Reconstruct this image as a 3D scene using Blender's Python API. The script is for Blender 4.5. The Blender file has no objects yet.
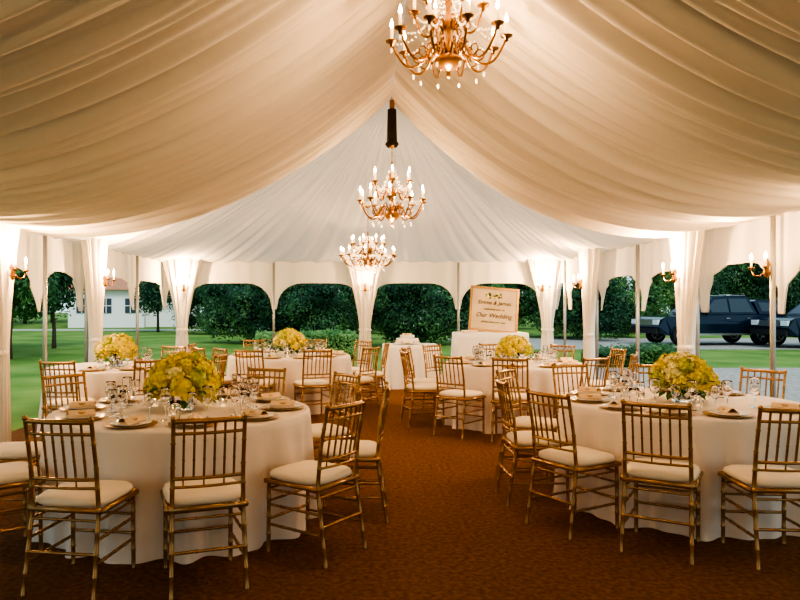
import bpy, math, random
from mathutils import Vector, Matrix
random.seed(7)
pi=math.pi
sin,cos=math.sin,math.cos
scene=bpy.context.scene
COL=scene.collection
scene.view_settings.view_transform='AgX'
try: scene.view_settings.look='AgX - High Contrast'
except Exception: pass
scene.view_settings.exposure=0.42

# ------------------------------------------------------------ materials
def mat(name,col,rough=0.6,metal=0.0,trans=0.0,emit=None,estr=0.0,noise=None,bump=0.0,bscale=50,sheen=0,ior=1.45,spec=None):
    m=bpy.data.materials.new(name); m.use_nodes=True
    nt=m.node_tree; b=nt.nodes['Principled BSDF']
    b.inputs['Base Color'].default_value=(*col,1)
    b.inputs['Roughness'].default_value=rough
    b.inputs['Metallic'].default_value=metal
    b.inputs['Transmission Weight'].default_value=trans
    b.inputs['IOR'].default_value=ior
    if spec is not None: b.inputs['Specular IOR Level'].default_value=spec
    if sheen: b.inputs['Sheen Weight'].default_value=sheen
    if emit:
        b.inputs['Emission Color'].default_value=(*emit,1); b.inputs['Emission Strength'].default_value=estr
    tc=None
    if noise or bump:
        tc=nt.nodes.new('ShaderNodeTexCoord')
    if noise:
        scale,col2=noise[0],noise[1]
        n=nt.nodes.new('ShaderNodeTexNoise'); n.inputs['Scale'].default_value=scale; n.inputs['Detail'].default_value=6
        r=nt.nodes.new('ShaderNodeValToRGB')
        r.color_ramp.elements[0].position=0.35; r.color_ramp.elements[1].position=0.65
        r.color_ramp.elements[0].color=(*col,1); r.color_ramp.elements[1].color=(*col2,1)
        nt.links.new(tc.outputs['Object'],n.inputs['Vector']); nt.links.new(n.outputs['Fac'],r.inputs['Fac'])
        nt.links.new(r.outputs['Color'],b.inputs['Base Color'])
    if bump:
        n2=nt.nodes.new('ShaderNodeTexNoise'); n2.inputs['Scale'].default_value=bscale; n2.inputs['Detail'].default_value=4
        bp=nt.nodes.new('ShaderNodeBump'); bp.inputs['Strength'].default_value=bump; bp.inputs['Distance'].default_value=0.02
        nt.links.new(tc.outputs['Object'],n2.inputs['Vector']); nt.links.new(n2.outputs['Fac'],bp.inputs['Height'])
        nt.links.new(bp.outputs['Normal'],b.inputs['Normal'])
    return m
def cloth(name,col,transl=0.25,tcol=None):
    m=bpy.data.materials.new(name); m.use_nodes=True
    nt=m.node_tree; b=nt.nodes['Principled BSDF']; o=nt.nodes['Material Output']
    b.inputs['Base Color'].default_value=(*col,1); b.inputs['Roughness'].default_value=.8
    b.inputs['Specular IOR Level'].default_value=.15
    t=nt.nodes.new('ShaderNodeBsdfTranslucent'); t.inputs['Color'].default_value=(*(tcol or col),1)
    mx=nt.nodes.new('ShaderNodeMixShader'); mx.inputs['Fac'].default_value=transl
    nt.links.new(b.outputs[0],mx.inputs[1]); nt.links.new(t.outputs[0],mx.inputs[2]); nt.links.new(mx.outputs[0],o.inputs['Surface'])
    tc=nt.nodes.new('ShaderNodeTexCoord'); n=nt.nodes.new('ShaderNodeTexNoise'); n.inputs['Scale'].default_value=6; n.inputs['Detail'].default_value=5
    bp=nt.nodes.new('ShaderNodeBump'); bp.inputs['Strength'].default_value=.25; bp.inputs['Distance'].default_value=.02
    nt.links.new(tc.outputs['Object'],n.inputs['Vector']); nt.links.new(n.outputs['Fac'],bp.inputs['Height']); nt.links.new(bp.outputs['Normal'],b.inputs['Normal'])
    return m
def leafmat(name,c1,c2,scale=1.5):
    m=bpy.data.materials.new(name); m.use_nodes=True
    nt=m.node_tree; b=nt.nodes['Principled BSDF']; o=nt.nodes['Material Output']
    tc=nt.nodes.new('ShaderNodeTexCoord'); n=nt.nodes.new('ShaderNodeTexNoise'); n.inputs['Scale'].default_value=scale; n.inputs['Detail'].default_value=8
    r=nt.nodes.new('ShaderNodeValToRGB'); r.color_ramp.elements[0].position=.38; r.color_ramp.elements[1].position=.62
    r.color_ramp.elements[0].color=(*c1,1); r.color_ramp.elements[1].color=(*c2,1)
    nt.links.new(tc.outputs['Object'],n.inputs['Vector']); nt.links.new(n.outputs['Fac'],r.inputs['Fac']); nt.links.new(r.outputs['Color'],b.inputs['Base Color'])
    b.inputs['Roughness'].default_value=.34
    t=nt.nodes.new('ShaderNodeBsdfTranslucent'); nt.links.new(r.outputs['Color'],t.inputs['Color'])
    mx=nt.nodes.new('ShaderNodeMixShader'); mx.inputs['Fac'].default_value=.4
    nt.links.new(b.outputs[0],mx.inputs[1]); nt.links.new(t.outputs[0],mx.inputs[2]); nt.links.new(mx.outputs[0],o.inputs['Surface'])
    return m

M_liner=cloth('liner_fabric',(.86,.80,.71),.03)
M_hip=cloth('hip_fabric_daylit',(.82,.81,.77),.36)  # cooler than the liner: outside daylight is put into the colour
M_wall=cloth('valance_fabric',(.88,.84,.76),.2)
M_curt=cloth('curtain_fabric',(.88,.84,.76),.25)
M_roof=cloth('roof_vinyl',(.85,.86,.84),.5)
M_table=cloth('tablecloth_fabric',(.82,.745,.67),.05)
M_carpet=mat('carpet',(.150,.068,.025),.95,noise=(30,(.25,.125,.052)),bump=.8,bscale=180,spec=.1)
M_gold=mat('chiavari_gold',(.42,.25,.11),.27,metal=.65)
M_cush=mat('ivory_cushion',(.82,.74,.60),.8)
M_brass=mat('antique_brass',(.32,.165,.06),.3,metal=.9)
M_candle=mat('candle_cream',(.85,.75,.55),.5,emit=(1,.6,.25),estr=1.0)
M_flame=mat('flame_bulb',(1,.8,.5),.4,emit=(1,.60,.26),estr=70)
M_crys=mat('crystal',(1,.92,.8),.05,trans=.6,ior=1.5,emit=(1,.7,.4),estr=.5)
M_black=mat('black_fabric',(.02,.015,.012),.8)
M_pole=mat('aluminium_pole',(.40,.40,.38),.4,metal=.6)
M_plate=mat('plate_china',(.85,.82,.76),.2)
M_charger=mat('charger_gold',(.50,.33,.15),.3,metal=.7)
M_napkin=mat('napkin_cloth',(.80,.62,.42),.8)
M_glass=mat('clear_glass',(1,1,1),.0,trans=1,ior=1.3)
M_yel=mat('hydrangea_yellow',(.84,.66,.06),.6,noise=(30,(.72,.68,.12)))
M_lime=mat('hydrangea_lime',(.55,.58,.10),.6)
M_creamf=mat('hydrangea_cream',(.90,.82,.36),.6)
M_leafd=mat('floral_leaf',(.04,.15,.02),.5)
M_white=mat('white_paint',(.85,.84,.8),.6)
M_poster=mat('poster_paper',(.58,.47,.32),.7,noise=(3,(.68,.57,.41)))
M_frame=mat('gold_frame',(.4,.24,.1),.4,metal=.5)
M_ink=mat('ink',(.06,.03,.015),.7)
M_pink=mat('pink_rose',(.75,.35,.28),.6)
M_grass=mat('lawn_grass',(.10,.20,.045),.9,noise=(.5,(.21,.31,.085)),bump=1,bscale=40,spec=.1)
M_gravel=mat('gravel',(.24,.235,.21),.9,noise=(12,(.42,.40,.36)),bump=1.0,bscale=40)
M_dark=leafmat('leaf_dark',(.018,.07,.038),(.07,.19,.08))
M_mid=leafmat('leaf_mid',(.04,.13,.05),(.16,.32,.11))
M_light=leafmat('leaf_light',(.10,.26,.08),(.32,.48,.18))
M_bark=mat('bark',(.14,.11,.08),.9,bump=.8,bscale=20)
M_core=mat('foliage_light_blocker',(.012,.035,.018),1)  # near-black filler inside foliage, added to block light
M_stucco=mat('stucco',(.85,.84,.82),.9)
M_tile=mat('roof_tile',(.42,.18,.10),.8,noise=(8,(.5,.24,.14)))
M_car=mat('car_paint_blue_black',(.015,.03,.055),.12,metal=.4)
M_cglass=mat('car_glass',(.04,.06,.08),.05)
M_tyre=mat('tyre',(.02,.02,.02),.8)
M_rim=mat('alloy_rim',(.5,.5,.5),.3,metal=.9)
M_lens=mat('headlight_lens',(.8,.85,.9),.1)
M_red=mat('tail_light',(.5,.02,.02),.3)

# ------------------------------------------------------------ mesh builder
class MB:
    def __init__(s): s.v=[];s.f=[];s.m=[];s.s=[];s.mats=[]
    def mi(s,m):
        if m not in s.mats: s.mats.append(m)
        return s.mats.index(m)
    def add(s,vs,fs,m,smooth=True):
        o=len(s.v); k=s.mi(m)
        s.v.extend([tuple(p) for p in vs])
        for f in fs:
            s.f.append(tuple(i+o for i in f)); s.m.append(k); s.s.append(smooth)
    def tube(s,pts,rs,m,seg=8,caps=True):
        pts=[Vector(p) for p in pts]; n=len(pts)
        if not isinstance(rs,(list,tuple)): rs=[rs]*n
        vs=[];fs=[]
        t=(pts[1]-pts[0]).normalized()
        a=Vector((0,0,1)) if abs(t.z)<.9 else Vector((1,0,0))
        u=t.cross(a).normalized()
        for i in range(n):
            if i==0: tt=pts[1]-pts[0]
            elif i==n-1: tt=pts[-1]-pts[-2]
            else: tt=(pts[i+1]-pts[i]).normalized()+(pts[i]-pts[i-1]).normalized()
            if tt.length<1e-9: tt=t
            tt=tt.normalized()
            u=(u-tt*u.dot(tt)).normalized(); w=tt.cross(u)
            for k in range(seg):
                an=2*pi*k/seg
                vs.append(pts[i]+(u*cos(an)+w*sin(an))*rs[i])
        for i in range(n-1):
            for k in range(seg):
                k2=(k+1)%seg
                fs.append((i*seg+k,i*seg+k2,(i+1)*seg+k2,(i+1)*seg+k))
        if caps:
            fs.append(tuple(range(seg-1,-1,-1))); fs.append(tuple((n-1)*seg+k for k in range(seg)))
        s.add(vs,fs,m)
    def bamboo(s,a,b,r,m,step=.11,seg=8):
        a=Vector(a);b=Vector(b);L=(b-a).length;n=max(1,int(round(L/step)))
        pts=[];rs=[]
        for i in range(n):
            t0=i/n; d=1/n; e=.007/L
            pts+= [a.lerp(b,t0),a.lerp(b,min(1,t0+e)),a.lerp(b,t0+d-e)]; rs+=[r*1.25,r,r]
        pts.append(b);rs.append(r*1.2)
        s.tube(pts,rs,m,seg)
    def lathe(s,prof,m,c=(0,0,0),seg=24,closed=False):
        vs=[];fs=[];n=len(prof)
        for (r,z) in prof:
            for k in range(seg):
                an=2*pi*k/seg; vs.append((c[0]+r*cos(an),c[1]+r*sin(an),c[2]+z))
        for i in range(n-1):
            for k in range(seg):
                k2=(k+1)%seg; fs.append((i*seg+k,i*seg+k2,(i+1)*seg+k2,(i+1)*seg+k))
        s.add(vs,fs,m)
    def box(s,c,sz,m,rot=None,smooth=False):
        vs=[]
        for x in(-.5,.5):
            for y in(-.5,.5):
                for z in(-.5,.5):
                    p=Vector((x*sz[0],y*sz[1],z*sz[2]))
                    if rot: p=rot@p
                    vs.append(p+Vector(c))
        s.add(vs,[(0,1,3,2),(4,6,7,5),(0,4,5,1),(2,3,7,6),(0,2,6,4),(1,5,7,3)],m,smooth)
    def ball(s,c,r,m,seg=8,rings=6,sc=(1,1,1)):
        vs=[];fs=[]
        for i in range(rings+1):
            th=pi*i/rings; rr=max(sin(th),1e-3)
            for k in range(seg):
                an=2*pi*k/seg; vs.append((c[0]+r*rr*cos(an)*sc[0],c[1]+r*rr*sin(an)*sc[1],c[2]-r*cos(th)*sc[2]))
        for i in range(rings):
            for k in range(seg):
                k2=(k+1)%seg; fs.append((i*seg+k,i*seg+k2,(i+1)*seg+k2,(i+1)*seg+k))
        s.add(vs,fs,m)
    def grid(s,P,m,closed=False):
        n=len(P);k=len(P[0]);vs=[p for row in P for p in row];fs=[]
        for i in range(n-1):
            for j in range(k if closed else k-1):
                j2=(j+1)%k; fs.append((i*k+j,i*k+j2,(i+1)*k+j2,(i+1)*k+j))
        s.add(vs,fs,m)
    def mesh(s,name):
        me=bpy.data.meshes.new(name); me.from_pydata(s.v,[],s.f)
        for m in s.mats: me.materials.append(m)
        me.polygons.foreach_set('material_index',s.m); me.polygons.foreach_set('use_smooth',s.s)
        me.update(); return me
def put(name,me,loc=(0,0,0),rz=0,sc=1,parent=None):
    o=bpy.data.objects.new(name,me); COL.objects.link(o); o.location=loc; o.rotation_euler=(0,0,rz)
    o.scale=(sc,sc,sc) if not isinstance(sc,tuple) else sc
    if parent: o.parent=parent
    return o

# ------------------------------------------------------------ dimensions
XL,XR=-3.95,4.10
YF,YB=-3.0,14.3
RX,PY=0.40,8.5
ZR=4.02; ZE=2.38

# ------------------------------------------------------------ floor & ground
b=MB(); b.box(((XL+XR)/2,(YF+YB)/2,-.02),(XR-XL+.3,YB-YF+.3,.04),M_carpet); put('floor',b.mesh('floor'))
b=MB(); b.box((0,40,-.09),(260,200,.08),M_grass); put('lawn',b.mesh('lawn'))
b=MB()
b.box((9.0,10.5,-.035),(9.4,13.0,.02),M_gravel)
b.box((26,28.2,-.035),(44,8.0,.02),M_gravel)
put('gravel_driveway',b.mesh('gravel_driveway'))
b=MB(); b.box((-30,43,-.035),(50,2.2,.02),mat('pale_path',(.42,.42,.38),.9)); put('garden_path',b.mesh('garden_path'))

# ------------------------------------------------------------ ceiling liner
rnd=random.Random(3)
comps=[(2*pi/w,rnd.random()*6.28,a) for w,a in((1.15,.42),(.60,.55),(.36,.65),(.23,.60),(.15,.36))]
def fold(v,u):
    q=0
    for i,(k,ph,a) in enumerate(comps):
        q+=a*(1-abs(sin(.5*(k*v+ph+.7*sin(v*1.7+ph)+.5*u*sin(i*2.1+v*.8))))*2) 
    return q
b=MB()
for side,XE in((-1,XL),(1,XR)):
    NU,NV=44,1000; P=[]
    for j in range(NV+1):
        y=YF+(PY-YF)*j/NV; row=[]
        for i in range(NU+1):
            u=i/NU
            x=RX+(XE-RX)*u
            z=ZE+(ZR-ZE)*((1-u)**2.2)
            amp=.078*(sin(pi*min(1,u*1.02+.03))**.5)*(1-.25*u)+.012
            v=y+side*.7+.25*u*(1-u)+.5*u*u*side*.15
            z+=amp*fold(v,u*3)-.03*sin(pi*u)
            row.append((x,y,z))
        P.append(row)
    b.grid(P,M_liner)
def perim(w):
    a=YB-PY; tot=a+(XR-XL)+a; d=w*tot
    if d<a: return (XL,PY+d)
    d-=a
    if d<XR-XL: return (XL+d,YB)
    d-=(XR-XL); return (XR,YB-d)
NW,NT=520,26;P=[]
for j in range(NW+1):
    w=j/NW; px,py=perim(w); row=[]
    for i in range(NT+1):
        t=i/NT
        z=ZE+(ZR+.0-ZE)*((1-t)**1.35)
        z+=.034*(t**.6)*(1-t*.6)*(sin(w*2*pi*46+1.5*sin(w*37))+.5*sin(w*2*pi*83))
        row.append((RX+(px-RX)*t,PY+(py-PY)*t,z))
    P.append(row)
b.grid(P,M_hip)
put('ceiling',b.mesh('ceiling'))
b=MB(); zt=ZR+.34; ze=ZE+.16; xo=.12
vs=[(XL-xo,YF-xo,ze),(XR+xo,YF-xo,ze),(XR+xo,YB+xo,ze),(XL-xo,YB+xo,ze),(RX,YF-xo,zt),(RX,PY,zt)]
b.add(vs,[(0,4,5,3),(1,2,5,4),(3,5,2),(0,1,4)],M_roof,False)
put('tent_roof',b.mesh('tent_roof'))

# ------------------------------------------------------------ walls
def archwall(name,verts,tofn,inner=0.0):
    b=MB()
    for a,c in zip(verts[:-1],verts[1:]):
        w=c-a; N=30
        R=min(.55,w*.46)
        top=[];bot=[];mid=[]
        for i in range(N+1):
            t=i/N
            t=.5-.5*cos(pi*t)
            e=min(t,1-t)*w
            q=min(1,max(0,(e-.05))/R)
            z=1.42+.53*(1-(1-q)**2.2)**(1/2.2)
            d=a+w*t
            rip=.012*sin(d*19)+.008*sin(d*41)
            top.append(tofn(d,ZE+.14,rip*.5)); mid.append(tofn(d,(ZE+z)/2,rip)); bot.append(tofn(d,z,rip*1.5))
        b.grid([top,mid,bot],M_wall)
        b.tube(bot,.010,M_wall,5)
    b.tube([tofn(verts[0],ZE+.05,.02),tofn(verts[-1],ZE+.05,.02)],.02,M_wall,6)
    return put(name,b.mesh(name))
Lv=[-3.0,-1.2,.6,2.3,4.0,5.65,7.3,8.66,9.98,12.3,14.3]
Rv=[-3.0,-1.3,.3,1.8,3.4,5.05,6.75,8.25,10.0,11.7,13.5,14.3]
Bv=[XL,-3.55,-1.69,.16,2.06,3.83,XR]
archwall('wall_left',Lv,lambda d,z,r:(XL+r,d,z))
archwall('wall_right',Rv,lambda d,z,r:(XR-r,d,z))
archwall('wall_back',Bv,lambda d,z,r:(d,YB-r,z))
b=MB(); P=[]
for zz in(0,1.3,2.6,4.05):
    P.append([(XL+(XR-XL)*i/200,YF+.04*sin(i*.9),min(zz,ZE+.14+(zt-ze)*(1-abs(XL+(XR-XL)*i/200-RX)/3.9)) if zz>1.5 else zz) for i in range(201)])
b.grid(P,M_wall); put('wall_front',b.mesh('wall_front'))

# poles
b=MB(); b.tube([(0,0,0),(0,0,ZE-.02)],.026,M_pole,10); b.lathe([(0,0),(.07,0),(.07,.01),(.03,.02),(.026,.05)],M_pole)
pole=b.mesh('tent_pole')
colsL=[9.98,7.3,4.0,.6,-2.7]; colsR=[11.7,8.25,5.05,1.8]; colsB=[-3.55,.16,3.83]
for y in Lv[1:-1]: put('tent_pole',pole,(XL+.09,y,0))
for y in Rv[1:-1]: put('tent_pole',pole,(XR-.09,y,0))
for x in Bv[1:-1]: put('tent_pole',pole,(x,YB-.09,0))

# gathered curtains
def curtain(seed):
    r=random.Random(seed); b=MB(); P=[]; NZ=26; NA=120; ph=r.random()*6
    for i in range(NZ+1):
        z=(ZE+.05)*(1-i/NZ)+.01
        q=z/(ZE+.05)
        if q>.42: hw=.11+.29*((q-.42)/.58)**1.4
        else: hw=.11+.05*((.42-q)/.42)
        row=[]
        for k in range(NA):
            an=2*pi*k/NA
            rp=1+.24*sin(11*an+ph+q)+.14*sin(17*an+ph*2)
            row.append((hw*cos(an)*(1+.04*sin(23*an)),(.055+.12*hw)*sin(an)*rp,z))
        P.append(row)
    b.grid(P,M_curt,closed=True)
    b.lathe([(.118,-.03),(.13,-.01),(.13,.01),(.118,.03)],M_curt,(0,0,1.0),24)
    for i in range(len(b.v)-96,len(b.v)):
        x,y,z=b.v[i]; b.v[i]=(x,y*.62,z)
    return b.mesh('gathered_curtain')
cm=[curtain(s) for s in(1,2)]
for i,y in enumerate(colsL): put('gathered_curtain',cm[i%2],(XL+.22,y,0),pi/2)
for i,y in enumerate(colsR): put('gathered_curtain',cm[i%2],(XR-.22,y,0),pi/2)
for i,x in enumerate(colsB): put('gathered_curtain',cm[i%2],(x if i!=0 else -3.52,YB-.22,0),0)

# ------------------------------------------------------------ sconces
b=MB()
b.lathe([(0,-.09),(.02,-.08),(.035,-.04),(.02,0),(.035,.04),(.015,.09),(0,.1)],M_brass,(0,0,0),12)
for sx in(-1,1):
    pts=[(0,0,-.02),(sx*.05,.04,-.07),(sx*.10,.07,-.06),(sx*.12,.08,0)]
    b.tube(pts,.007,M_brass,6)
    b.lathe([(0,0),(.02,.0),(.03,.015),(.03,.02),(.0,.02)],M_brass,(sx*.12,.08,0),12)
    b.tube([(sx*.12,.08,.015),(sx*.12,.08,.09)],.010,M_candle,8)
    b.lathe([(.001,0),(.014,.016),(.011,.042),(.001,.07)],M_flame,(sx*.12,.08,.09),8)
sconce=b.mesh('wall_sconce')
WARM=(1,.60,.30)
def plight(name,loc,e,col=WARM,r=.05):
    l=bpy.data.lights.new(name,'POINT'); l.energy=e; l.color=col; l.shadow_soft_size=r
    o=bpy.data.objects.new(name,l); COL.objects.link(o); o.location=loc; return o
for y,e in((9.98,95),(7.3,75),(4.0,5),(.6,2)):
    put('wall_sconce',sconce,(XL+.36,y,1.85),-pi/2); plight('sconce_light',(XL+.50,y,2.10),e)
for y,e in((11.7,50),(8.25,105),(6.75,20),(5.05,9),(1.8,3)):
    off=.36 if y!=6.75 else .15
    put('wall_sconce',sconce,(XR-off,y,1.85),pi/2); plight('sconce_light',(XR-.50,y,2.10),e)
for x,e in((-3.45,80),(.16,26),(3.7,80)):
    put('wall_sconce',sconce,(x,YB-.36,1.85),pi); plight('sconce_light',(x,YB-.52,2.10),e)

# ------------------------------------------------------------ chandeliers
def chandelier(dense=False,chain=1.0):
    b=MB()
    b.lathe([(0,-.05),(.010,-.045),(.018,-.03),(.010,-.015),(.02,0),(.05,.015),(.085,.045),(.095,.075),(.07,.10),(.025,.12),(.03,.17),(.018,.22),(.028,.27),(.045,.31),(.02,.35),(.015,.42),(.03,.46),(.05,.49),(.02,.52),(.01,.58),(.01,.64)],M_brass,(0,0,0),18)
    def arms(n,R,z0,zc,ph,dip,sr):
        for k in range(n):
            an=2*pi*k/n+ph; ca,sa=cos(an),sin(an)
            pts=[]
            for t in [i/14 for i in range(15)]:
                r=.04+(R-.04)*(t+.07*sin(pi*t)*t)
                z=z0+(zc-z0)*t**2 + .06*sin(pi*min(1,t/.35)) *(1 if t<.35 else 0)- (dip*sin(pi*(t-.25)/.75) if t>.25 else 0)
                pts.append((r*ca,r*sa,z))
            b.tube(pts,.0085,M_brass,6)
            for rc_,zc_,rs_ in ((.52,-dip*.45+.03,sr),(.30,.06,sr*.8)):
                pts=[]
                for i in range(14):
                    a=i/13*1.8*pi-.5*pi; rr=rs_*(1-i/18)
                    r=R*rc_+rr*cos(a); z=z0+(zc-z0)*rc_*.4+zc_+rr*sin(a)
                    pts.append((r*ca,r*sa,z))
                b.tube(pts,.0055,M_brass,5)
            c=(R*ca,R*sa,zc)
            b.lathe([(0,-.025),(.012,-.018),(.014,0),(.040,.012),(.043,.020),(.014,.018),(.012,.03)],M_brass,c,10)
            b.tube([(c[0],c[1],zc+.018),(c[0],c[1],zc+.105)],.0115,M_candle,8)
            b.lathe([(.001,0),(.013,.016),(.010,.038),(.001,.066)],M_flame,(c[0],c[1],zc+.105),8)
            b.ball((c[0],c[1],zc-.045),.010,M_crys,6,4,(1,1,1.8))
            b.ball((R*.62*ca,R*.62*sa,z0-dip-.03),.010,M_crys,6,4,(1,1,1.8))
            nb=18 if dense else 14
            for i in range(nb):
                t=(i+.5)/nb
                r=R*(1-t)+.03*t; z=zc*(1-t)+.56*t-.13*sin(pi*t)
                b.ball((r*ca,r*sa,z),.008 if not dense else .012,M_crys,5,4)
    arms(10,.38,.10,.20,.2,.10,.045)
    arms(6 if not dense else 8,.23,.27,.40,.5,.07,.032)
    if dense:
        for k in range(20):
            an=2*pi*k/20
            for i in range(8):
                t=i/8; b.ball((.3*(1-t*.7)*cos(an),.3*(1-t*.7)*sin(an),.13-.20*t-.02),.012,M_crys,5,4)
    n=int(chain/.035)
    for i in range(n):
        z=.64+chain*i/n; h=.02
        dx,dy=((.008,0),(0,.008))[i%2]
        b.tube([(dx,dy,z-h),(dx*1.2,dy*1.2,z),(dx,dy,z+h),(-dx,-dy,z+h),(-dx*1.2,-dy*1.2,z),(-dx,-dy,z-h),(dx,dy,z-h)],.0028,M_brass,5,False)
    b.lathe([(.0,0),(.012,.0),(.04,.03),(.05,.05),(.0,.05)],M_brass,(0,0,.62+chain),14)
    return b
b=chandelier(False,.42); ch1=b.mesh('chandelier_near')
cz=2.97
put('chandelier',ch1,(.575,4.4,cz),.3,.94); plight('chandelier_light',(.575,4.4,cz+.42),7); plight('chandelier_light',(.575,4.4,cz-.14),32)
put('chandelier',ch1,(.42,-.4,cz),.3,.94); plight('chandelier_light',(.42,-.4,cz-.14),22)  # unseen extra chandelier and lamp behind camera, added to light the foreground
b=chandelier(False,.16)
b.tube([(0,0,.84),(0,0,1.20)],[.06,.052],M_black,12); b.lathe([(.06,.80),(.082,.83),(.06,.86)],M_black); b.tube([(0,0,1.2),(0,0,1.30)],.03,M_brass,8)
ch2=b.mesh('chandelier_mid'); put('chandelier',ch2,(.42,8.40,2.50),0,(1.02,1.02,1.12)); plight('chandelier_light',(.42,8.38,2.88),14); plight('chandelier_light',(.42,8.38,2.37),26)
b=chandelier(True,.42); ch3=b.mesh('chandelier_crystal')
put('chandelier',ch3,(.17,11.0,2.08),0,(1.12,1.12,.9)); plight('chandelier_light',(.17,11.0,1.95),36)

# ------------------------------------------------------------ chair
def make_chair():
    b=MB(); g=M_gold
    for sx in(-1,1):
        b.bamboo((sx*.185,.19,0),(sx*.185,.185,.43),.0125,g)
        b.bamboo((sx*.195,-.265,0),(sx*.185,-.195,.44),.0125,g)
        b.bamboo((sx*.185,-.195,.44),(sx*.183,-.215,.66),.0125,g)
        b.bamboo((sx*.183,-.215,.66),(sx*.183,-.265,.915),.0115,g)
        b.ball((sx*.183,-.266,.918),.016,g,8,6)
        for z,yb in((.17,-.24),(.29,-.22)):
            b.bamboo((sx*.188,yb,z),(sx*.185,.188,z),.009,g)
        b.bamboo((sx*.186,-.20,.385),(sx*.185,.187,.385),.007,g)
    for z,y,r in((.20,.189,.009),(.31,.188,.008),(.385,.187,.007),(.22,-.232,.009),(.385,-.204,.007)):
        b.bamboo((-.185,y,z),(.185,y,z),r,g)
    for a,c in(((-.2,-.2,.435),(.2,-.2,.435)),((-.2,.2,.435),(.2,.2,.435))):
        b.tube([a,c],.016,g,8)
    for sx in(-1,1): b.tube([(sx*.2,-.2,.435),(sx*.2,.2,.435)],.016,g,8)
    N=28;rows=[]
    for (s,z) in((.0,.447),(.93,.447),(1.0,.455),(1.03,.468),(1.0,.485),(.92,.496),(.6,.503),(0,.506)):
        row=[]
        for k in range(N):
            an=2*pi*k/N; c,si=cos(an),sin(an)
            q=(abs(c)**5+abs(si)**5)**(-1/5)
            row.append((.203*s*q*c,.005+.203*s*q*si,z))
        rows.append(row)
    b.grid(rows,M_cush,closed=True)
    def yb(z):
        return -.195-.02*(z-.44)/.22 if z<.66 else -.215-.05*(z-.66)/.255
    def rail(z,r,bow=.022):
        pts=[((i/10-.5)*2*.183,yb(z)-bow*(1-((i/10-.5)*2)**2),z) for i in range(11)]
        b.tube(pts,r,g,8)
    rail(.905,.014);rail(.84,.009);rail(.60,.010);rail(.555,.008)
    for i in range(6):
        x=-.183+.366*(i+1)/7
        f=1-(x/.183)**2
        b.bamboo((x,yb(.60)-.022*f,.60),(x,yb(.90)-.022*f,.90),.0068,g,step=.10,seg=6)
        if i%2==0: b.tube([(x,yb(.555)-.022*f,.555),(x,yb(.6)-.022*f,.60)],.005,g,6)
    return b.mesh('chiavari_chair')
chair=make_chair()

# ------------------------------------------------------------ table
def make_table(R,seed):
    r=random.Random(seed); b=MB(); N=288
    ph=[r.random()*6.28 for _ in range(4)]
    def fo(a): return .55*sin(15*a+ph[0]+.8*sin(3*a+ph[1]))+.35*sin(25*a+ph[2])+.25*sin(9*a+ph[3])
    P=[]
    for q in(.01,.35,.7,.93): P.append([(R*q*cos(2*pi*k/N),R*q*sin(2*pi*k/N),.757) for k in range(N)])
    for q,z in((.975,.756),(.992,.752),(1.0,.742)): P.append([(R*q*cos(2*pi*k/N),R*q*sin(2*pi*k/N),z) for k in range(N)])
    for i in range(1,19):
        t=i/18; row=[]
        for k in range(N):
            a=2*pi*k/N; f=fo(a)
            rr=R+.005+t*.03+(t**.7)*.062*f+(.02*max(0,f) if t>.95 else 0)
            row.append((rr*cos(a),rr*sin(a),max(.004,.742*(1-t)+ .004)))
        P.append(row)
    b.grid(P,M_table,closed=True)
    b.tube([(0,0,.0),(0,0,.74)],.05,M_frame,10)
    return b.mesh('round_dining_table')
T88=[make_table(.90,s) for s in(1,2)]
T80=make_table(.80,5)

# ------------------------------------------------------------ tableware
b=MB()
b.lathe([(0,.006),(.10,.006),(.155,.016),(.158,.014),(.11,.0),(0,.0)],M_charger,seg=32)
b.lathe([(0,.012),(.08,.012),(.122,.026),(.124,.023),(.085,.008),(0,.008)],M_plate,seg=32)
plate=b.mesh('dinner_plate')
b=MB()
P=[]
for i in range(9):
    t=i/8-.5
    P.append([(t*.17,(j/6-.5)*.085*(1+.3*t),.014+.028*sin(pi*j/6)+.008*sin(6*pi*j/6)*sin(pi*(t+.5))) for j in range(7)])
b.grid(P,M_napkin); b.box((0,0,.008),(.17,.08,.014),M_napkin)
b.lathe([(.034,-.012),(.038,-.006),(.038,.006),(.034,.012)],M_charger,(0,0,.020),14)
napkin=b.mesh('folded_napkin')
b=MB()
b.lathe([(0,.0),(.034,.0),(.034,.003),(.006,.008),(.004,.02),(.004,.09),(.012,.10),(.032,.125),(.038,.155),(.034,.20),(.031,.21),(.0295,.21),(.0325,.198),(.036,.155),(.030,.128),(.010,.105),(0,.103)],M_glass,seg=16)
wine=b.mesh('wine_glass')
b=MB()
b.lathe([(0,.0),(.028,.0),(.034,.09),(.036,.12),(.034,.12),(.031,.09),(.026,.006),(0,.006)],M_glass,seg=16)
tumb=b.mesh('water_glass')
b=MB()
b.lathe([(0,0),(.025,0),(.03,.05),(.028,.05),(.023,.006),(0,.006)],M_glass,seg=12); b.lathe([(0,.005),(.02,.005),(.02,.03),(0,.03)],M_candle,seg=10)
b.lathe([(.001,0),(.005,.008),(.001,.022)],M_flame,(0,0,.03),6)
votive=b.mesh('votive_candle')

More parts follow.
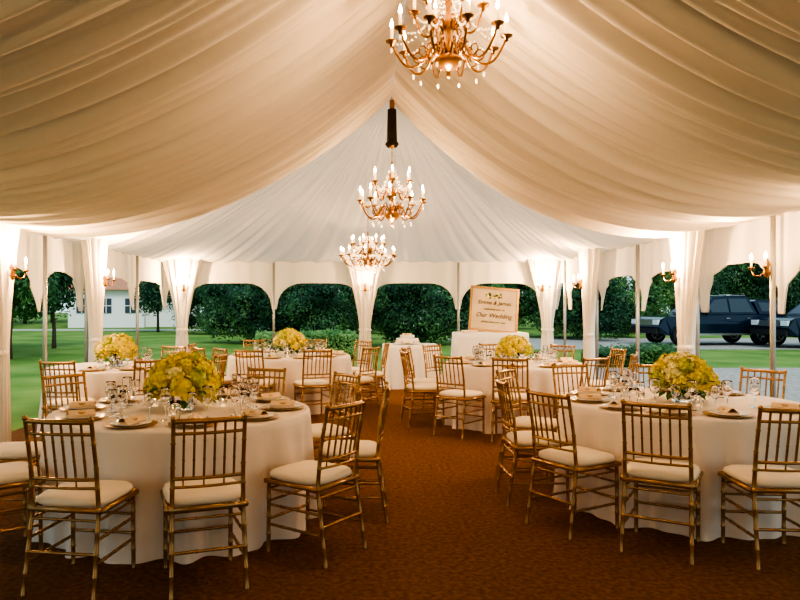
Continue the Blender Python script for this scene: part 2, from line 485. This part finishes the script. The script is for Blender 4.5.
def centerpiece(seed,R=.23):
    r=random.Random(seed); b=MB()
    b.lathe([(0,0),(.065,0),(.07,.02),(.062,.08),(.078,.15),(.075,.15),(.058,.08),(.064,.02),(0,.012)],M_glass,seg=20)
    for i in range(9):
        a=r.random()*6.28; b.tube([(.03*cos(a),.03*sin(a),.02),(-.03*cos(a+.5),-.03*sin(a+.5),.10),(.05*cos(a),.05*sin(a),.2)],.004,M_leafd,5)
    heads=[]
    n=24
    for i in range(n):
        ph=i*2.39996; q=(i+.5)/n
        el=pi/2*(1-q*1.14)
        x=R*.80*cos(el)*cos(ph); y=R*.80*cos(el)*sin(ph); z=.16+R*.62*sin(el)
        heads.append((x,y,z))
    for h in heads:
        m=r.choice([M_yel,M_yel,M_yel,M_yel,M_lime,M_creamf])
        hr=r.uniform(.060,.082)
        b.ball(h,hr*.80,m,8,6)
        for k in range(70):
            d=Vector((r.gauss(0,1),r.gauss(0,1),r.gauss(0,1))).normalized()
            c=Vector(h)+d*hr*r.uniform(.88,1.10)
            u=d.orthogonal().normalized(); w=d.cross(u); a=r.random()*6
            u,w=u*cos(a)+w*sin(a),w*cos(a)-u*sin(a)
            s=r.uniform(.011,.017)
            b.add([c-d*.005,c+u*s+w*s*.6+d*.004,c+w*s*1.3,c-u*s+w*s*.6+d*.004,c-u*s-w*s*.6,c-w*s*1.3+d*.005,c+u*s-w*s*.6],[(0,1,2,3),(0,3,4),(0,4,5,6),(0,6,1)],m,False)
    for k in range(24):
        a=r.random()*6.28; el=r.uniform(-.55,.15)
        d=Vector((cos(a)*cos(el),sin(a)*cos(el),sin(el)*.8)); c=Vector((0,0,.15))+d*R*.82
        u=Vector((-sin(a),cos(a),0)); L=r.uniform(.07,.12)
        b.add([c,c+d*L*.5+u*.028,c+d*L+Vector((0,0,-.015)),c+d*L*.5-u*.028],[(0,1,2,3)],M_leafd,False)
    return b.mesh('flower_centerpiece')
CP=[centerpiece(1),centerpiece(2)]

def setting(tc,R,angs,rc=None,T=None,cp=0,over={},cps=1.0):
    X,Y=tc
    put('round_dining_table',T,(X,Y,0),random.random())
    put('flower_centerpiece',CP[cp],(X,Y,.758),random.random()*6,cps)
    for a in angs:
        rr=over.get(a,(R+.29))
        th=math.radians(a); ux,uy=sin(th),-cos(th)
        j=random.uniform(-.06,.06)
        rz=math.atan2(ux,-uy)
        put('chiavari_chair',chair,(X+ux*rr,Y+uy*rr,0),rz+j)
        rp=R-.19
        put('dinner_plate',plate,(X+ux*rp,Y+uy*rp,.758),0)
        put('folded_napkin',napkin,(X+ux*rp,Y+uy*rp,.775),rz+pi/2+random.uniform(-.2,.2))
        vx,vy=cos(th),sin(th)
        rg=R-.42
        put('wine_glass',wine,(X+ux*rg+vx*.11,Y+uy*rg+vy*.11,.758))
        put('wine_glass',wine,(X+ux*(rg+.03)+vx*.01,Y+uy*(rg+.03)+vy*.01,.758),0,.85)
        if abs(a)%3: put('water_glass',tumb,(X+ux*(rg-.03)-vx*.09,Y+uy*(rg-.03)-vy*.09,.758))
    for k in range(3):
        a=k*2.1+.5; put('votive_candle',votive,(X+.29*cos(a),Y+.29*sin(a),.758))
setting((-1.24,5.0),.90,[19,54,91,128,164,200,236,272,308,348],T=T88[0],cp=0,cps=1.08)
setting((2.50,5.40),.90,[-1,-30,-58,-90,-127,-162,163,128,45],T=T88[1],cp=1,over={-90:1.12})
setting((2.02,9.0),.90,[-14,-43,-80,24,60,100,140,180,-140,-112],T=T88[0],cp=1,cps=.95)
setting((-1.0,10.4),.90,[-16,20,56,94,130,168,-52,-90,-150],T=T88[1],cp=0,cps=1.05)
setting((-2.92,8.5),.80,[-6,35,78,125,165],T=T80,cp=1,cps=1.05)

# ------------------------------------------------------------ rectangular draped tables
def draped(w,d,h,seed):
    r=random.Random(seed); b=MB(); N=240; ph=r.random()*6
    def base(k,s=1,extra=0):
        a=2*pi*k/N; c,si=cos(a),sin(a); q=(abs(c)**10+abs(si)**10)**(-.1)
        return q*c*w/2*s,q*si*d/2*s,a
    P=[]
    for s in(.01,.5,.97): P.append([(base(k,s)[0],base(k,s)[1],h+.003) for k in range(N)])
    P.append([(base(k,1)[0],base(k,1)[1],h-.008) for k in range(N)])
    for i in range(1,13):
        t=i/12; row=[]
        for k in range(N):
            x,y,a=base(k)
            f=1+t*(.05+.03*sin(21*a+ph)+.02*sin(34*a))
            row.append((x*f,y*f,max(.005,(h-.008)*(1-t))))
        P.append(row)
    b.grid(P,M_white,closed=True)
    b.tube([(0,0,0),(0,0,h)],.04,M_frame,8)
    return b.mesh('draped_table')
put('cake_table',draped(1.0,.75,.78,3),(.97,12.8,0))
put('draped_display_table',draped(1.35,.75,.98,4),(2.50,13.2,0))
b=MB()
b.lathe([(0,0),(.12,0),(.04,.01),(.04,.02),(.24,.025),(.24,.03),(0,.03)],M_plate,seg=28)
b.lathe([(0,.03),(.20,.03),(.205,.04),(.205,.10),(.195,.11),(0,.11)],M_plate,seg=28)
b.lathe([(0,.11),(.13,.11),(.13,.165),(.125,.17),(0,.17)],M_plate,seg=28)
for k in range(18):
    a=2*pi*k/18; b.ball((.205*cos(a),.205*sin(a),.05),.02,M_pink if k%3==0 else M_creamf,6,5)
for k in range(9):
    a=2*pi*k/9; b.ball((.07*cos(a),.07*sin(a),.175),.024,M_pink if k%3==0 else M_creamf,6,5)
put('wedding_cake',b.mesh('wedding_cake'),(.92,12.8,.785))
b=MB(); b.box((0,0,.02),(.26,.2,.04),M_napkin); b.box((0,0,.045),(.24,.18,.01),M_plate); put('guest_book',b.mesh('guest_book'),(2.08,12.98,.985),.2)
sign=bpy.data.objects.new('seating_chart_sign',None); COL.objects.link(sign); sign.location=(2.55,13.18,.99); sign.rotation_euler=(math.radians(-8),math.radians(5),0)
b=MB(); b.box((0,0,.42),(.86,.03,.80),M_poster)
b.box((0,-.01,.83),(.92,.05,.04),M_frame);b.box((0,-.01,.02),(.92,.05,.04),M_frame)
b.box((-.44,-.01,.42),(.04,.05,.80),M_frame);b.box((.44,-.01,.42),(.04,.05,.80),M_frame)
for i in range(26):
    a=random.random()*6.28; rr=random.random()**.5
    b.ball((.0+.17*rr*cos(a),-.02,.68+.06*rr*sin(a)),.022,random.choice([M_pink,M_leafd,M_creamf,M_leafd]),6,4,(1,.4,1))
put('board',b.mesh('board'),parent=sign)
for txt,z,s in(('Emma & James',.52,.105),('welcome you to',.41,.06),('Our Wedding',.27,.12),('please find your seat',.17,.055)):
    cu=bpy.data.curves.new('lettering','FONT'); cu.body=txt; cu.size=s; cu.align_x='CENTER'; cu.extrude=.002; cu.shear=.3; cu.materials.append(M_ink)
    o=bpy.data.objects.new('lettering',cu); COL.objects.link(o); o.parent=sign; o.location=(0,-.02,z); o.rotation_euler=(pi/2,0,0)
b=MB(); b.tube([(-.3,.12,.03),(-.05,.03,.85)],.012,M_frame,6); b.tube([(.3,.12,.03),(.05,.03,.85)],.012,M_frame,6)
put('easel',b.mesh('easel'),parent=sign)

# ------------------------------------------------------------ foliage
def foliage(blobs,nleaf,ls,m,seed,trunk=None,core=.55,m2=None):
    r=random.Random(seed); b=MB()
    for (c,s) in blobs: b.ball(c,1,M_core,10,7,(s[0]*core,s[1]*core,s[2]*core))  # dark inner balls added to stop light passing through the leaves
    tot=sum(s[0]*s[2] for c,s in blobs)
    for bi,(c,s) in enumerate(blobs):
        k=int(nleaf*s[0]*s[2]/tot)
        mm=m2 if (m2 and bi%3==0) else m
        for _ in range(k):
            d=Vector((r.gauss(0,1),r.gauss(0,1),r.gauss(0,1))).normalized()
            q=r.uniform(.66,1.14)+.16*sin(d.x*9+c[0])*sin(d.z*8+c[2]*3)
            p=Vector((c[0]+d.x*s[0]*q,c[1]+d.y*s[1]*q,c[2]+d.z*s[2]*q))
            if p.z<.06: continue
            nn=(d+Vector((r.gauss(0,.6),r.gauss(0,.6),r.gauss(.2,.6)))).normalized()
            u=nn.orthogonal().normalized(); w=nn.cross(u); a=r.random()*6.28
            u,w=u*cos(a)+w*sin(a),w*cos(a)-u*sin(a); L=ls*r.uniform(.6,1.3)
            b.add([p-u*L,p+w*L*.45,p+u*L,p-w*L*.45],[(0,1,2,3)],mm,False)
    if trunk:
        b.tube([(0,0,.0),(.03,0,trunk*.5),(-.05,.05,trunk),(.05,0,trunk+1)],[.11,.09,.08,.05],M_bark,10)
        b.tube([(-.03,.03,trunk*.9),(.7,.1,trunk+.9)],[.06,.03],M_bark,8); b.tube([(-.03,.03,trunk*.85),(-.7,-.1,trunk+.9)],[.06,.03],M_bark,8)
    return b.mesh('foliage')
def rblobs(seed,W,H,n,z0=0):
    r=random.Random(seed); out=[]
    for i in range(n):
        s=r.uniform(.16,.34)
        out.append(((r.uniform(-.5,.5)*W*.9,r.uniform(-.3,.3)*W*.6,z0+(H-z0)*r.uniform(.15,.9)),(W*s*.8,W*s*.8,(H-z0)*s*.75)))
    out.append(((0,0,z0+(H-z0)*.38),(W*.30,W*.30,(H-z0)*.36)))
    return out
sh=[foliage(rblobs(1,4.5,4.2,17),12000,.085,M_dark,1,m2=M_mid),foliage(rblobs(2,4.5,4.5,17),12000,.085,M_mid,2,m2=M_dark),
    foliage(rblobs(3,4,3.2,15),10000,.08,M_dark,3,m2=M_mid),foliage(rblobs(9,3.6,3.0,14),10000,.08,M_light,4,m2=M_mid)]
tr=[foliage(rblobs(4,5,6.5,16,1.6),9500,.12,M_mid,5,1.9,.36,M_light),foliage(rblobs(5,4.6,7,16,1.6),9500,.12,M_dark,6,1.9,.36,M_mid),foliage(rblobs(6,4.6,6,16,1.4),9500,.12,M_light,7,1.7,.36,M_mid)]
rr=random.Random(11)
def px2x(px,d): return (px-357)*d/700
for px,d,k,s in [(213,37,2,.8),(250,28,2,.85),(300,27,0,.70),(330,26,2,.80),(347,31,1,.75),(398,26,0,.66),(437,27,2,.82),(455,36,3,.75),(278,38,3,.9),(316,44,1,.85),(372,38,3,.85),(417,41,1,.9),(352,44,3,1.0),(395,48,3,1.1),(295,50,3,1.2),(440,48,3,1.2),  # pale leaf colour on the rear shrubs stands in for distance haze
                 (478,44,3,.9),(512,46,1,.9),(550,34,1,.85),(580,31,2,.85),(600,40,3,1.1),(622,34,3,.75),(650,41,3,.95),(690,43,0,1.0),(728,45,1,1.0),(765,44,0,1.1),(805,45,1,1.2),(850,43,0,1.2),(900,42,0,1.2)]:
    put('shrub',sh[k],(px2x(px,d),d,-.05),rr.random()*6,s*rr.uniform(.95,1.1))
for px,d,k,s in [(10,20,0,.66),(54,25,1,.75),(-30,23,1,.8),(158,40,1,.75),(205,50,1,1.0),(180,62,0,1.3),(150,68,2,1.4),(115,72,0,1.5),(80,68,1,1.5),(52,62,2,1.4),(25,58,1,1.5),(-5,52,0,1.5),(-50,47,1,1.5),(235,56,0,1.1),(657,39,2,.85),(588,48,2,1.1),(500,58,0,1.2),(740,52,1,1.4),(690,54,2,1.4),(800,54,1,1.5),(243,42,1,.8),(225,68,2,1.4),(282,56,0,1.0),(335,58,2,1.1),(390,58,0,1.1),(440,62,2,1.2)]:
    put('tree',tr[k],(px2x(px,d),d,-.05),rr.random()*6,s)
def hedge(L,W,H,m,seed):
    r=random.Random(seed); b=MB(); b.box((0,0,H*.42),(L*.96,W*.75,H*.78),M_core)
    for _ in range(int(L*1500)):
        f=r.random()
        if f<.35: p=Vector((r.uniform(-L/2,L/2),r.uniform(-W/2,W/2),H+r.gauss(0,.05)))
        elif f<.9: p=Vector((r.uniform(-L/2,L/2),-W/2+r.gauss(0,.05),r.uniform(0.05,H)))
        else: p=Vector((r.choice([-1,1])*L/2,r.uniform(-W/2,W/2),r.uniform(0.05,H)))
        p.z=max(.05,p.z+.05*sin(p.x*2.3))
        u=Vector((r.gauss(0,1),r.gauss(0,1),r.gauss(0,1))).normalized(); w=u.orthogonal().normalized(); q=.05*r.uniform(.6,1.3)
        b.add([p-u*q,p+w*q*.5,p+u*q,p-w*q*.5],[(0,1,2,3)],m,False)
    return b.mesh('hedge')
put('hedge',hedge(2.8,.8,.70,M_light,1),(-1.45,20.0,-.04))
put('hedge',hedge(2.2,.6,.42,M_mid,2),(6.9,17.8,-.04))

# ------------------------------------------------------------ house
b=MB()
b.box((0,0,1.4),(5.0,4,2.8),M_stucco)
b.add([(-2.9,-2.4,2.6),(2.9,-2.4,2.6),(2.9,2.4,2.6),(-2.9,2.4,2.6),(-1.2,0,3.9),(1.2,0,3.9)],[(0,1,5,4),(1,2,5),(2,3,4,5),(3,0,4),(0,3,2,1)],M_tile,False)
for x in(-1.6,0,1.6):
    b.box((x,-2.02,1.5),(.7,.06,1.0),M_cglass); b.box((x,-2.05,1.5),(.05,.04,1.0),M_white); b.box((x,-2.05,1.5),(.7,.04,.05),M_white)
b.box((4.2,.5,1.1),(3.6,3,2.2),M_stucco)
b.add([(2.3,-1.2,2.1),(6.2,-1.2,2.1),(6.2,2.2,2.1),(2.3,2.2,2.1),(2.6,.5,2.9),(5.4,.5,2.9)],[(0,1,5,4),(1,2,5),(2,3,4,5),(3,0,4)],M_tile,False)
put('white_house',b.mesh('white_house'),(px2x(112,50),50,-.05),.15)

# ------------------------------------------------------------ vehicles
def vehicle(kind):
    b=MB(); W=.93
    if kind=='pickup':
        L0,L1=-2.65,2.65; fw,rw=-1.72,1.62; hood=1.16; bel=1.18
        cab=[(-1.15,bel),(-.35,1.80),(.1,1.86),(1.15,1.84),(1.42,bel)]
        wins=[((-.82,1.24),(-.30,1.72),(.22,1.76),(.22,1.24)),((.30,1.24),(.30,1.76),(1.05,1.76),(1.25,1.24))]
    else:
        L0,L1=-2.4,2.4; fw,rw=-1.5,1.42; hood=1.12; bel=1.14
        cab=[(-1.05,bel),(-.35,1.72),(.1,1.80),(1.9,1.78),(2.33,bel)]
        wins=[((-.72,1.2),(-.28,1.64),(.35,1.70),(.35,1.2)),((.43,1.2),(.43,1.70),(1.15,1.70),(1.25,1.2)),((1.33,1.2),(1.25,1.70),(1.85,1.68),(2.1,1.2))]
    wr=.39; ar=.46; zb=.38
    prof=[(L0,zb+.1),(L0-.04,.72),(L0+.04,.98),(L0+.25,1.06),(-1.15,hood),(L1-.05,bel),(L1,.95),(L1+.03,.55),(L1-.05,zb+.05)]
    for cx in(rw,fw):
        for i in range(9):
            a=pi*i/8*1.0
            prof.append((cx+ar*cos(a),max(zb,wr+ar*sin(a)) if 0<i<8 else zb))
    n=len(prof)
    def yy(z): return W-(.05 if z>1.0 else 0)-(.03 if z<.5 else 0)
    vs=[(x,-yy(z),z) for x,z in prof]+[(x,yy(z),z) for x,z in prof]
    fs=[tuple(range(n)),tuple(range(2*n-1,n-1,-1))]+[(i,(i+1)%n,n+(i+1)%n,n+i) for i in range(n)]
    b.add(vs,fs,M_car,False)
    def yc(z): return .88-(z-bel)/.7*.20
    n=len(cab)
    vs=[(x,-yc(z),z) for x,z in cab]+[(x,yc(z),z) for x,z in cab]
    fs=[tuple(range(n)),tuple(range(2*n-1,n-1,-1))]+[(i,(i+1)%n,n+(i+1)%n,n+i) for i in range(n)]
    b.add(vs,fs,M_car,False)
    if kind=='pickup':
        cn=[(1.50,bel),(1.34,1.66),(1.5,1.72),(2.42,1.70),(2.58,bel)]; n=len(cn)
        vs=[(x,-yc(z)-.01,z) for x,z in cn]+[(x,yc(z)+.01,z) for x,z in cn]
        fs=[tuple(range(n)),tuple(range(2*n-1,n-1,-1))]+[(i,(i+1)%n,n+(i+1)%n,n+i) for i in range(n)]
        b.add(vs,fs,M_car,False)
        wins.append(((1.62,1.28),(1.52,1.62),(2.30,1.60),(2.42,1.28)))
    for w in wins:
        for s in(-1,1): b.add([(x,s*(yc(z)+.022),z) for x,z in w],[(0,1,2,3)],M_cglass,False)
    (x0,z0),(x1,z1)=cab[0],cab[1]
    b.add([(x0-.01+.06,-.74,z0+.06),(x0-.01+.06,.74,z0+.06),(x1-.04,.64,z1-.03),(x1-.04,-.64,z1-.03)],[(0,1,2,3)],M_cglass,False)
    (x0,z0),(x1,z1)=cab[-1],cab[-2]
    b.add([(x0+.0,-.72,z0+.08),(x0+.0,.72,z0+.08),(x1+.04,.62,z1-.04),(x1+.04,-.62,z1-.04)],[(0,1,2,3)],M_cglass,False)
    b.box((L0-.04,0,.55),(.16,1.75,.2),M_tyre); b.box((L1+.04,0,.55),(.14,1.75,.18),M_rim)
    b.box((L0-.02,0,.86),(.06,1.0,.2),M_rim)
    for s in(-1,1):
        b.box((L0+.04,s*.72,.88),(.2,.32,.18),M_lens); b.box((L1,s*.82,.9),(.08,.16,.36),M_red)
        b.box(((fw+rw)/2,s*.92,.42),(rw-fw-1.0,.12,.07),M_rim)
        b.box((-.72,s*1.0,1.24),(.12,.2,.16),M_car)
        for hx in(.15,1.0): b.box((hx,s*.935,1.02),(.16,.03,.03),M_rim)
        b.tube([(.0,s*.62,1.90),(1.1 if kind=='pickup' else 1.9,s*.62,1.88)],.018,M_rim,6)
        for cx in(fw,rw):
            vs_b=len(b.v)
            b.lathe([(.0,-.11),(.22,-.11),(.25,-.12),(.37,-.11),(.39,-.07),(.39,.07),(.37,.11),(.25,.12),(0,.1)],M_tyre,(0,0,0),28)
            for sg in(1,-1):
                b.lathe([(.0,sg*.112),(.07,sg*.115),(.10,sg*.122)],M_rim,(0,0,0),20)
                b.lathe([(.20,sg*.122),(.245,sg*.128),(.25,sg*.12)],M_rim,(0,0,0),20)
                for q in range(6):
                    a=q*pi/3; b.tube([(.05*cos(a),.05*sin(a),sg*.118),(.22*cos(a),.22*sin(a),sg*.125)],.022,M_rim,6)
            for i in range(vs_b,len(b.v)):
                x,y,z=b.v[i]; b.v[i]=(cx+x,s*.80+z,wr+y)
            pts=[(cx+.47*cos(a),s*.93,wr+.47*sin(a)) for a in[pi*i/12 for i in range(13)]]
            b.tube(pts,.03,M_car,6)
    return b.mesh(kind)
put('pickup_truck',vehicle('pickup'),(13.65,27.2,-.02),.16)
put('suv',vehicle('suv'),(17.25,25.6,-.02),.16)

# ------------------------------------------------------------ light & world
w=bpy.data.worlds.new('World'); scene.world=w; w.use_nodes=True
nt=w.node_tree; bg=nt.nodes['Background']
tc=nt.nodes.new('ShaderNodeTexCoord'); sp=nt.nodes.new('ShaderNodeSeparateXYZ'); r=nt.nodes.new('ShaderNodeValToRGB')
r.color_ramp.elements[0].position=0; r.color_ramp.elements[0].color=(.72,.92,.93,1)
r.color_ramp.elements[1].position=.6; r.color_ramp.elements[1].color=(.50,.70,.86,1)
nt.links.new(tc.outputs['Generated'],sp.inputs[0]); nt.links.new(sp.outputs['Z'],r.inputs['Fac']); nt.links.new(r.outputs['Color'],bg.inputs['Color'])
bg.inputs['Strength'].default_value=.95
s=bpy.data.lights.new('lawn_fill_sun','SUN'); s.energy=1.4; s.angle=math.radians(20); s.color=(1,.95,.85)  # added to brighten the lawn; the sky itself is overcast
so=bpy.data.objects.new('lawn_fill_sun',s); COL.objects.link(so); so.rotation_euler=(math.radians(35),math.radians(20),0)

cam=bpy.data.cameras.new('camera'); co=bpy.data.objects.new('camera',cam); COL.objects.link(co)
co.location=(0,0,1.5); co.rotation_euler=(pi/2,0,0)
cam.sensor_width=36; cam.lens=700/800*36; cam.shift_x=43/800; cam.shift_y=5/800; cam.clip_end=500
scene.camera=co
